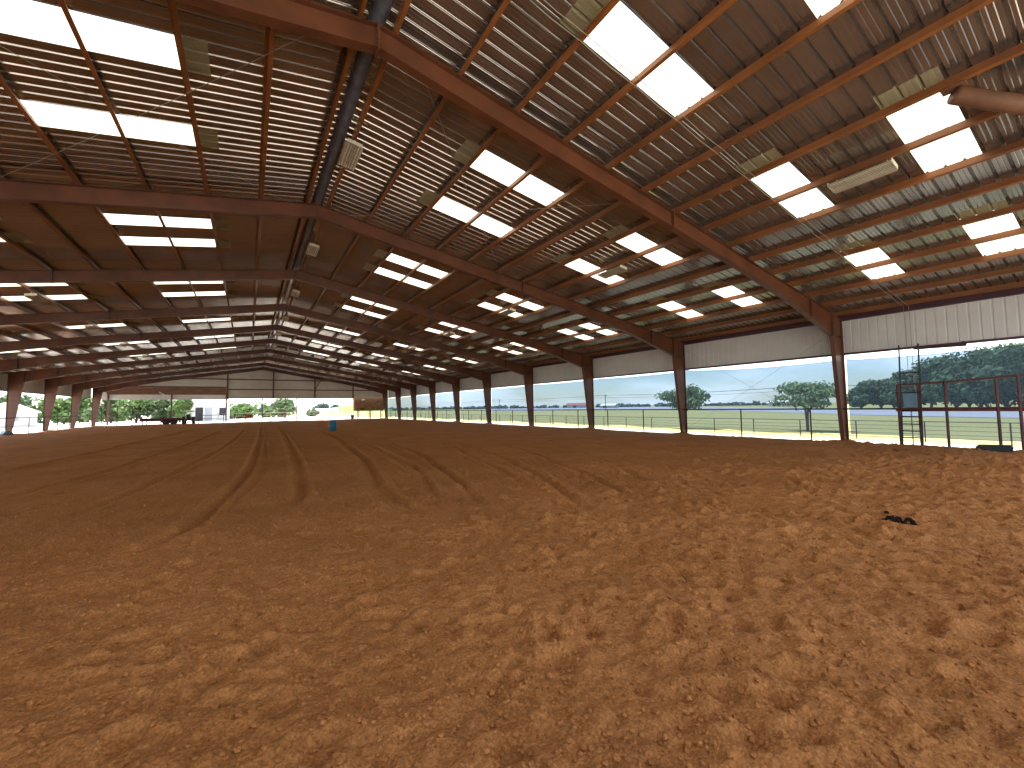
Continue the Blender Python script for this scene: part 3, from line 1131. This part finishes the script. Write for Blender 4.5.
# left
pp = [1.68 + 3.72 * i for i in range(22)]
fence('pipe_fence', 'dark pipe fence along the left side of the arena', (-20.6, Y0, 0), (-20.6, 82.3, 0),
      [q - Y0 for q in pp if q < 82 and min(abs(q - f) for f in FY) > .4], 1.53, [(1.53, .035), (.75, .014)], .035, .03, (M['dark_pipe'], M['dark_pipe']))
# outer field fence
fence('field_fence', 'low wire and pipe fence out in the field past the right wall', (25.8, -9.0, 0), (25.8, 130, 0),
      [9.0 + 3.55 + 2.7 * i for i in range(44)], .83, [(.83, .018), (.62, .008), (.42, .008), (.22, .008), (.05, .008)], .028, .02, (M['pipe'], M['dark_pipe']), zb=-.2)
# pale pipe fence across the far end
fence('end_fence', 'pale pipe fence across the far end of the arena', (-6.5, 82.9, 0), (20.6, 82.9, 0),
      [0.3 + 2.46 * i for i in range(12)], 1.5, [(1.5, .035), (1.0, .02), (.55, .02)], .035, .03, (M['pale_pipe'], M['pale_pipe']))
fence('pen_panel', 'tall dark pipe pen panels in the far left corner', (-20.4, 84.5, 0), (-13.6, 84.5, 0),
      [0, 1.7, 3.4, 5.1, 6.8], 2.85, [(2.85, .04), (1.55, .03), (1.1, .02), (.65, .02)], .045, .03, (M['dark_pipe'], M['pipe']))
fence('pen_panel', 'low dark pipe rail beside the trailer below the lean-to', (-9.0, 86.5, 0), (-5.6, 86.5, 0),
      [0, 3.4], 1.25, [(1.25, .05), (.7, .03)], .06, .03, (M['dark_pipe'], M['dark_pipe']))

# tall pen panel at the right edge, with the ladder
e = empty('tall_fence', (21.05, 6.0, 0))
tag(e, 'tall red pipe fence with doubled middle rail at the right edge', 'fence')
for y, h in ((-.07, 2.54), (-.70, 2.52), (-1.48, 2.6), (-2.80, 2.62), (-3.32, 2.70), (-5.0, 2.7)):
    MB().tube([(0, y, -.1), (0, y, h)], .045, 8).build('post', M['pipe'], e)
MB().tube([(0, -.05, 2.54), (0, -1.48, 2.58), (0, -3.28, 2.70), (0, -6.2, 2.80)], .035, 8).build('top_rail', M['pipe'], e)
MB().tube([(0, -.1, 2.47), (0, -3.28, 2.63)], .012, 6).build('wire', M['cable'], e)
for z in (1.46, 1.54):
    MB().tube([(0, .02, z), (0, -6.2, z + .02)], .04, 8).build('middle_rail', M['pipe'], e)
e = empty('ladder', (20.85, 5.52, 0))
tag(e, 'dark steel ladder leaning on the right wall beside the tall fence', 'ladder')
for y in (-.30, .31):
    MB().tube([(0, y, -.05), (.30, y * .98, 4.2)], .028, 8).build('stile', M['dark_pipe'], e)
for z in (.35, .62, .90, 1.20, 1.47, 2.2, 3.02):
    x = .30 * (z + .05) / 4.25
    MB().tube([(x, -.30, z), (x, .31, z)], .026, 6).build('rung', M['dark_pipe'], e)
e = empty('electric_box', (21.2, 5.58, 1.86))
tag(e, 'grey blue metal electric box behind the ladder', 'box')
MB().box((0, 0, 0), (.24, .40, .66)).build('cabinet', M['box'], e)
MB().box((-.125, .02, 0.0), (.015, .33, .58)).build('door', M['box'], e)
MB().box((0, 0, .35), (.3, .46, .03)).build('hood', M['pale_pipe'], e)
MB().box((.0, .0, -.40), (.3, .5, .10)).build('shelf', M['pipe'], e)
MB().tube([(.05, .02, -.45), (.05, .02, -1.95)], .02, 8).build('riser', M['conduit'], e)
e = empty('screen_roller', (21.3, 5.4, 4.02))
tag(e, 'maroon roller bar under the wall sheet right of the ladder', 'bar')
MB().tube([(0, 0, 0), (0, -1.5, -.04)], .05, 10).build('bar', M['trim'], e)
for y in (-.1, -1.4):
    MB().box((.05, y, .06), (.1, .04, .12)).build('bracket', M['trim'], e)
# dark slab at the edge of the dirt
mb = MB()
mb.prism([(-.42, -.16), (.40, -.20), (.42, .03), (.36, .10), (-.40, .15), (-.46, .06)], -.17, .17, 'x')
o = mb.build('concrete_block', M['concrete'])
o.location = (20.6, 3.32, .10)
o.rotation_euler = (0.02, 0, .05)
tag(o, 'dark concrete block lying at the dirt edge under the tall fence', 'block')

# ------------------------------------------------------------------ things standing in the arena
e = empty('barrel', (4.22, 38.9, .04))
tag(e, 'blue plastic barrel standing alone in the middle of the arena', 'barrel')
pr_ = [(.26, 0), (.285, .03), (.29, .25), (.30, .27), (.30, .30), (.29, .32), (.29, .56), (.30, .58), (.30, .61), (.29, .63), (.285, .84), (.26, .88)]
MB().lathe(pr_).build('drum', M['blue_plastic'], e, smooth=True)
MB().lathe([(.275, .86), (.28, .885), (.262, .885), (.25, .865)]).build('rim', M['blue_plastic'], e)
for x in (-.12, .13):
    MB().tube([(x, .05, .87), (x, .05, .90)], .03, 10).build('bung', M['white'], e)

# manure pile
mb = MB()
rr = random.Random(2)
mx_, my_ = 6.22, 2.2
for i in range(26):
    a, d = rr.uniform(0, 6.28), abs(rr.gauss(0, .10))
    x, y = mx_ + d * math.cos(a) * 1.2, my_ + d * math.sin(a)
    s = rr.uniform(.024, .042)
    z = dirt_z(x, y) + s * .45 + max(0, .02 - d * .1)
    mb.add([Vector((q.x * s * rr.uniform(.8, 1.25) + x, q.y * s * rr.uniform(.8, 1.25) + y, q.z * s * .8 + z)) for q in ICO_V], ICO_F)
tag(mb.build('manure_pile', M['manure']), 'small dark manure heap on the dirt at right', 'manure')

# blue tarp bundle at the left column
mb = MB()
vs_, fs = [], []
nu, nv = 18, 9
rr = random.Random(9)
for j in range(nv):
    for i in range(nu):
        a = 2 * math.pi * i / nu
        t = j / (nv - 1) * math.pi / 2
        k_ = 1 + .12 * math.sin(3 * a + 2 * t) + rr.uniform(-.05, .05)
        vs_.append((.55 * k_ * math.cos(a) * math.cos(t), .95 * k_ * math.sin(a) * math.cos(t), .42 * k_ * math.sin(t) ** .8))
for j in range(nv - 1):
    for i in range(nu):
        i2 = (i + 1) % nu
        fs.append((j * nu + i, j * nu + i2, (j + 1) * nu + i2, (j + 1) * nu + i))
mb.add(vs_, fs)
o = mb.build('tarp_bundle', M['blue_tarp'], smooth=True)
o.location = (-20.55, 56.1, -.02)
o.scale = (.85, .85, 1)
tag(o, 'crumpled blue grey tarp bundle at the foot of a left column', 'tarp')

# flatbed trailer and tractor at the far end
e = empty('flatbed_trailer', (-13.15, 81.6, 0))
tag(e, 'long dark maroon flatbed trailer at the far left end', 'trailer')
MB().box((0, 0, .90), (4.8, 1.7, .16)).box((0, -.8, .68), (4.7, .1, .34)).box((0, .8, .68), (4.7, .1, .34)).build('deck', M['maroon'], e)
MB().box((-2.35, 0, 1.12), (.1, 1.7, .40)).build('headboard', M['maroon'], e)
for x in (.6, 1.5):
    for y in (-.95, .95):
        w = MB().tube([(x, y - .11, .36), (x, y + .11, .36)], .36, 20).build('wheel', M['tyre'], e)
        MB().tube([(x, y - .12, .36), (x, y + .12, .36)], .17, 12).build('hub', M['maroon'], w)
MB().tube([(-2.1, -.5, .05), (-2.1, -.5, .85)], .06, 8).build('jack_leg', M['dark_pipe'], e)
MB().tube([(-2.3, -.5, .7), (-3.1, 0, .5), (-2.3, .5, .7)], .05, 8).build('tongue', M['maroon'], e)
e = empty('tractor', (-9.8, 81.4, 0))
tag(e, 'small dark tractor with white canopy parked beside the trailer', 'tractor')
MB().box((0, .5, .85), (.55, 1.3, .5)).box((0, 1.0, .8), (.6, .25, .62)).build('hood', M['maroon'], e)
MB().box((0, -.5, .65), (.8, 1.0, .3)).build('chassis', M['dark'], e)
MB().box((0, -.6, .98), (.5, .45, .1)).box((0, -.82, 1.22), (.5, .08, .45)).build('seat', M['dark'], e)
for sx in (-1, 1):
    w = MB().tube([(sx * .62 - .16, -.6, .55), (sx * .62 + .16, -.6, .55)], .57, 20).build('rear_wheel', M['tyre'], e)
    MB().tube([(sx * .62 - .17, -.6, .55), (sx * .62 + .17, -.6, .55)], .26, 14).build('hub', M['maroon'], w)
    w = MB().tube([(sx * .5 - .1, .9, .32), (sx * .5 + .1, .9, .32)], .33, 18).build('front_wheel', M['tyre'], e)
    MB().box((sx * .42, -.95, 1.35), (.07, .09, 1.0)).build('canopy_post', M['dark'], e)
MB().box((0, -.6, 1.92), (1.45, 1.5, .20)).box((0, -.6, 2.05), (1.2, 1.3, .08)).build('canopy', M['white'], e)
MB().tube([(0, .05, 1.0), (0, -.12, 1.28)], .025, 8).build('steering_column', M['dark'], e)
# small rusty sign board and bucket at the end fence
e = empty('sign_board', (-1.95, 82.75, 0))
tag(e, 'small rusty red board hanging on the far end fence', 'sign')
MB().box((0, 0, .95), (.95, .04, .62)).build('board', M['rust_sign'], e)
for x in (-.4, .4):
    MB().tube([(x, .02, 1.2), (x, .15, 1.55), (x, .18, 1.5)], .012, 6).build('hook', M['dark_pipe'], e)
e = empty('bucket', (14.5, 81.9, .02))
tag(e, 'small brown bucket by the far end fence near the booth', 'bucket')
MB().lathe([(.24, 0), (.33, .75), (.35, .76), (.35, .79), (.31, .79), (.30, .70)]).build('pail', M['rust_sign'], e)
MB().tube([(-.33, 0, .76), (-.2, 0, 1.0), (0, 0, 1.08), (.2, 0, 1.0), (.33, 0, .76)], .012, 6).build('handle', M['dark_pipe'], e)


# ------------------------------------------------------------------ trees
def tree(label, loc, height, rad, crown_lo, leaf, nleaf, lsize, seed, trunk_r=.12, flat=1.0, group='trees outside', nblob=14, stems=1):
    rr = random.Random(seed)
    e = empty('tree', loc)
    tag(e, label, 'tree', group)
    blobs = []
    cz = (crown_lo + height) / 2
    ch = (height - crown_lo) / 2
    for i in range(nblob):
        a = rr.uniform(0, 2 * math.pi)
        t = rr.uniform(-.75, .75)
        rmax = math.sqrt(max(0, 1 - t * t))
        d = rmax * rr.uniform(.25, .78) * rad
        blobs.append((Vector((d * math.cos(a), d * math.sin(a), cz + t * ch * .8)), rad * rr.uniform(.30, .46), ch * rr.uniform(.28, .42)))
    blobs.append((Vector((0, 0, cz)), rad * .6, ch * .6))
    vs_, fs = [], []
    for i in range(nleaf):
        c, br, bh = blobs[rr.randrange(len(blobs))]
        v = Vector((rr.gauss(0, 1), rr.gauss(0, 1), rr.gauss(0, 1))).normalized()
        q = rr.uniform(.55, 1.05)
        p = c + Vector((v.x * br * q, v.y * br * q, v.z * bh * q * flat))
        n_ = (v + Vector((rr.gauss(0, .5), rr.gauss(0, .5), rr.gauss(0, .5) + .4))).normalized()
        a_ = n_.orthogonal().normalized()
        a_ = Matrix.Rotation(rr.uniform(0, 6.28), 3, n_) @ a_
        b2 = n_.cross(a_)
        s = lsize * rr.uniform(.6, 1.3)
        o_ = len(vs_)
        vs_ += [p - a_ * s, p - b2 * s * .55, p + a_ * s, p + b2 * s * .55]
        fs.append((o_, o_ + 1, o_ + 2, o_ + 3))
    MB().add(vs_, fs).build('crown', leaf, e)
    mb = MB()
    for s_ in range(stems):
        ox, oy = (rr.uniform(-.15, .15), rr.uniform(-.15, .15)) if stems > 1 else (0, 0)
        mb.tube([(0, 0, -.05), (ox * .5, oy * .5, crown_lo * .5), (ox * 2, oy * 2, crown_lo + ch * .4)], [trunk_r, trunk_r * .8, trunk_r * .55], 8)
    for c, br, bh in blobs[:6]:
        st = Vector((0, 0, crown_lo * .8))
        mb.tube([st, st.lerp(c, .5) + Vector((0, 0, .05 * height)), c], [trunk_r * .5, trunk_r * .35, trunk_r * .15], 6)
    mb.build('trunk', M['bark'], e)
    return e


tree('small leafy tree behind the second right column', (28.2, 21.1, -.15), 3.75, 2.1, 1.5, M['leaf_pale'], 1900, .15, 1, .10, nblob=20)
tree('broad low tree left of the nearest right column', (30.6, 13.2, -.15), 3.6, 2.45, 1.5, M['leaf_pale'], 1500, .17, 2, .09, stems=2, nblob=22)
# grove at the right edge
gd = [(860, 150, 8.0), (880, 142, 10.0), (905, 138, 12.0), (930, 134, 13.0), (955, 128, 14.5), (980, 122, 15.0), (1005, 118, 16.5), (1030, 112, 17.0), (893, 160, 11.5), (968, 146, 16.0), (1020, 136, 17.5)]


def pix_dir(px):
    """horizontal direction for an image column, used once to pick bearings"""
    t = (px - 512) / 412.77
    a = YAW + math.atan(t)
    return math.sin(a), math.cos(a)


glab = ['smallest tree at the left end of the right hand grove', 'second tree from the left end of the grove', 'third tree from the left, front of the grove', 'fourth tree from the left, front of the grove',
        'fifth tree from the left, front of the grove', 'sixth tree from the left, front of the grove', 'seventh tree, behind the right tall fence posts', 'last big tree of the grove at the picture edge',
        'tree at the back of the grove behind the ladder', 'tree at the back of the grove behind the tall fence', 'tallest tree at the back of the grove, picture edge']
for i, (px, dist, h) in enumerate(gd):
    sx_, sy_ = pix_dir(px)
    tree(glab[i], (CAM.x + sx_ * dist, sy_ * dist, -.15), h * (.84 if i < 5 else .74), h * .50, h * .03, M['leaf_dark'], 3600, .50, 30 + i, .3, group='grove beyond the road', nblob=18)
# trees beyond the far end and the left wall
ET = [('dark round tree standing behind the far end opening', (5.7, 118, -.15), 5.3, 3.6, 1.1, M['leaf_mid'], 3000, .30),
      ('pale bushy tree behind the end opening, left of the centre post', (-2.6, 122, -.15), 4.2, 3.0, .5, M['leaf_light'], 2200, .30),
      ('small round bush between the two centre posts far off', (1.8, 150, -.15), 3.6, 2.4, .4, M['leaf_far'], 1200, .35),
      ('green tree under the lean-to, right of its middle post', (-13.4, 104, -.15), 5.8, 2.1, .6, M['leaf_light'], 2400, .30),
      ('dark green tree under the lean-to, left of its middle post', (-16.6, 107, -.15), 6.0, 3.4, .4, M['leaf_mid'], 2600, .30),
      ('light green tree under the left end of the lean-to', (-20.2, 106, -.15), 6.0, 3.2, .4, M['leaf_light'], 2400, .30),
      ('dark bushy tree behind the tall pen panels', (-25.0, 112, -.15), 6.0, 3.0, .4, M['leaf_mid'], 2200, .32),
      ('tree outside the left wall between the last two columns', (-31.5, 112, -.15), 6.0, 4.0, .4, M['leaf_light'], 2600, .35),
      ('tree outside the left wall beside the pale shed', (-38.5, 112, -.15), 6.2, 4.2, .4, M['leaf_mid'], 2600, .35),
      ('tree outside the left wall behind the pale shed', (-47.0, 116, -.15), 7.0, 4.6, .5, M['leaf_mid'], 2600, .38)]
for i, (lab, loc, h, rd, lo, lm, nl, ls) in enumerate(ET):
    tree(lab, loc, h, rd, lo, lm, nl, ls, 60 + i, .2, group='trees past the far end')


def treeline(name, label, pts, h, w, mat, seed, lsize=1.2, n=2600):
    rr = random.Random(seed)
    vs_, fs = [], []
    L = [(Vector(pts[i]), Vector(pts[i + 1])) for i in range(len(pts) - 1)]
    tot = sum((b - a).length for a, b in L)
    crowns = []
    for a, b in L:
        m_ = max(2, int((b - a).length / (h * .55)))
        for i in range(m_):
            q = a.lerp(b, (i + rr.random()) / m_)
            hh = h * rr.choice((.35, .5, .6, .75, 1.0)) * rr.uniform(.8, 1.1)
            crowns.append((q + Vector((rr.uniform(-w, w) * .5, rr.uniform(-w, w) * .5, hh * .5)), hh * rr.uniform(.6, 1.1), hh * .52))
    for i in range(n):
        c, br, bh = crowns[rr.randrange(len(crowns))]
        v = Vector((rr.gauss(0, 1), rr.gauss(0, 1), rr.gauss(0, 1))).normalized()
        p = c + Vector((v.x * br, v.y * br, v.z * bh)) * rr.uniform(.6, 1.05)
        p.z = max(p.z, .05)
        n_ = (v + Vector((rr.gauss(0, .5), rr.gauss(0, .5), rr.gauss(0, .5)))).normalized()
        a_ = n_.orthogonal().normalized()
        b2 = n_.cross(a_)
        s = lsize * rr.uniform(.6, 1.3)
        o_ = len(vs_)
        vs_ += [p - a_ * s, p - b2 * s * .7, p + a_ * s, p + b2 * s * .7]
        fs.append((o_, o_ + 1, o_ + 2, o_ + 3))
    tag(MB().add(vs_, fs).build(name, mat), label, 'trees', kind='stuff')


treeline('treeline', 'low distant treeline on the horizon past the right field', [(420, 90, -.2), (390, 260, -.2), (300, 420, -.2), (190, 560, -.2), (130, 640, -.2)], 3.7, 14, M['leaf_haze'], 1, 1.8, 15000)
treeline('treeline', 'hazy blue green trees on the skyline past the end opening', [(38, 395, -.2), (52, 400, -.2), (70, 405, -.2)], 8.5, 10, M['leaf_far'], 2, 1.3, 2200)
treeline('hedge', 'long green hedge of bushes outside the far left corner', [(-60, 128, -.2), (-30, 132, -.2), (-8, 135, -.2), (14, 150, -.2)], 5.0, 6, M['leaf_mid'], 3, .6, 4200)


# ------------------------------------------------------------------ distant buildings
def barn(label, loc, rzz, L, Wd, h, rh, wall, roof, openings=()):
    e = empty('barn', loc, rzz)
    tag(e, label, 'building', 'far buildings')
    mb = MB()
    mb.prism([(-Wd / 2, 0), (Wd / 2, 0), (Wd / 2, h), (0, h + rh - .05), (-Wd / 2, h)], -L / 2, L / 2)
    mb.build('wall', wall, e)
    mb = MB()
    ov = .4
    k_ = rh / (Wd / 2)
    for sx in (-1, 1):
        p = [(0, h + rh), (sx * (Wd / 2 + ov), h - ov * k_), (sx * (Wd / 2 + ov), h - ov * k_ + .15), (0, h + rh + .18)]
        mb.prism(p, -L / 2 - ov, L / 2 + ov)
    mb.build('roof', roof, e)
    for (fx, fy, w_, hh, zb_, ax, nm, mt_) in openings:
        if ax == 'y':
            o = MB().box((fx, fy, zb_ + hh / 2), (w_, .12, hh)).build(nm, mt_, e)
        else:
            o = MB().box((fx, fy, zb_ + hh / 2), (.12, w_, hh)).build(nm, mt_, e)
    return e


barn('white shed with dark doorways seen under the right end of the lean-to', (-9.0, 113, -.15), 0, 5.0, 6.6, 3.7, .6, M['white'], M['white'],
     [(-1.9, -2.52, 1.3, 2.9, 0, 'y', 'doorway', M['dark']), (-.3, -2.52, 1.3, 2.9, .0, 'y', 'doorway', M['grey_roof']), (2.2, -2.52, 1.2, 1.6, 1.2, 'y', 'window', M['dark'])])
barn('pale gabled shed outside the left wall', (-33.6, 97, -.15), .15, 6.0, 5.0, 2.4, 1.3, M['white'], M['white'],
     [(-.9, -3.02, .8, 1.7, 0, 'y', 'doorway', M['grey_roof']), (1.0, -3.02, .9, .9, 1.0, 'y', 'window', M['grey_roof'])])
barn('long red roofed barn far across the field', (289, 330, -.1), .8, 20, 12, 2.6, 2.4, M['grey_roof'], M['red_roof'],
     [(-6.05, 2, 3, 2.4, 0, 'x', 'doorway', M['dark'])])
barn('white roofed shed far across the field', (241, 237, -.1), .4, 12, 8, 2.0, 1.2, M['grey_roof'], M['white'],
     [(-4.05, 2, 3, 1.8, 0, 'x', 'doorway', M['dark'])])
barn('tiny white roofed shed far off between the two small trees', (262, 120, -.1), -.3, 12, 8, 2.0, 1.3, M['grey_roof'], M['white'],
     [(-4.05, 1, 2, 1.8, 0, 'x', 'doorway', M['dark'])])
barn('low grey shed on the skyline past the end opening', (26, 210, -.1), 1.2, 16, 6, 1.6, .8, M['white'], M['grey_roof'],
     [(-3.05, 1, 2, 1.4, 0, 'x', 'doorway', M['dark'])])

# power line across the field
py_ = [-12, 48, 112, 190]
for i, y in enumerate(py_):
    e = empty('power_pole', (111, y, -.2))
    tag(e, 'thin wooden power pole beyond the road, %s from the right' % ORD[i], 'pole', 'power poles')
    MB().tube([(0, 0, 0), (0, 0, 6.2)], [.16, .11], 8).build('pole', M['wood_pole'], e)
    MB().box((0, 0, 5.85), (2.0, .12, .12)).build('crossarm', M['wood_pole'], e)
for x, z, lab in ((110.1, 5.75, 'upper'), (111.9, 5.75, 'rear'), (111.0, 4.85, 'lower')):
    pts = []
    yy = [-60] + py_ + [270]
    for a, b in zip(yy[:-1], yy[1:]):
        for i in range(8):
            t = i / 8
            pts.append((x, a + (b - a) * t, z - .45 * 4 * t * (1 - t)))
    pts.append((x, yy[-1], z))
    o = MB().tube(pts, .03, 5).build('power_line', M['dark_pipe'])
    tag(o, 'thin dark power line sagging between poles past the field, %s wire' % lab, 'wire', 'power lines')
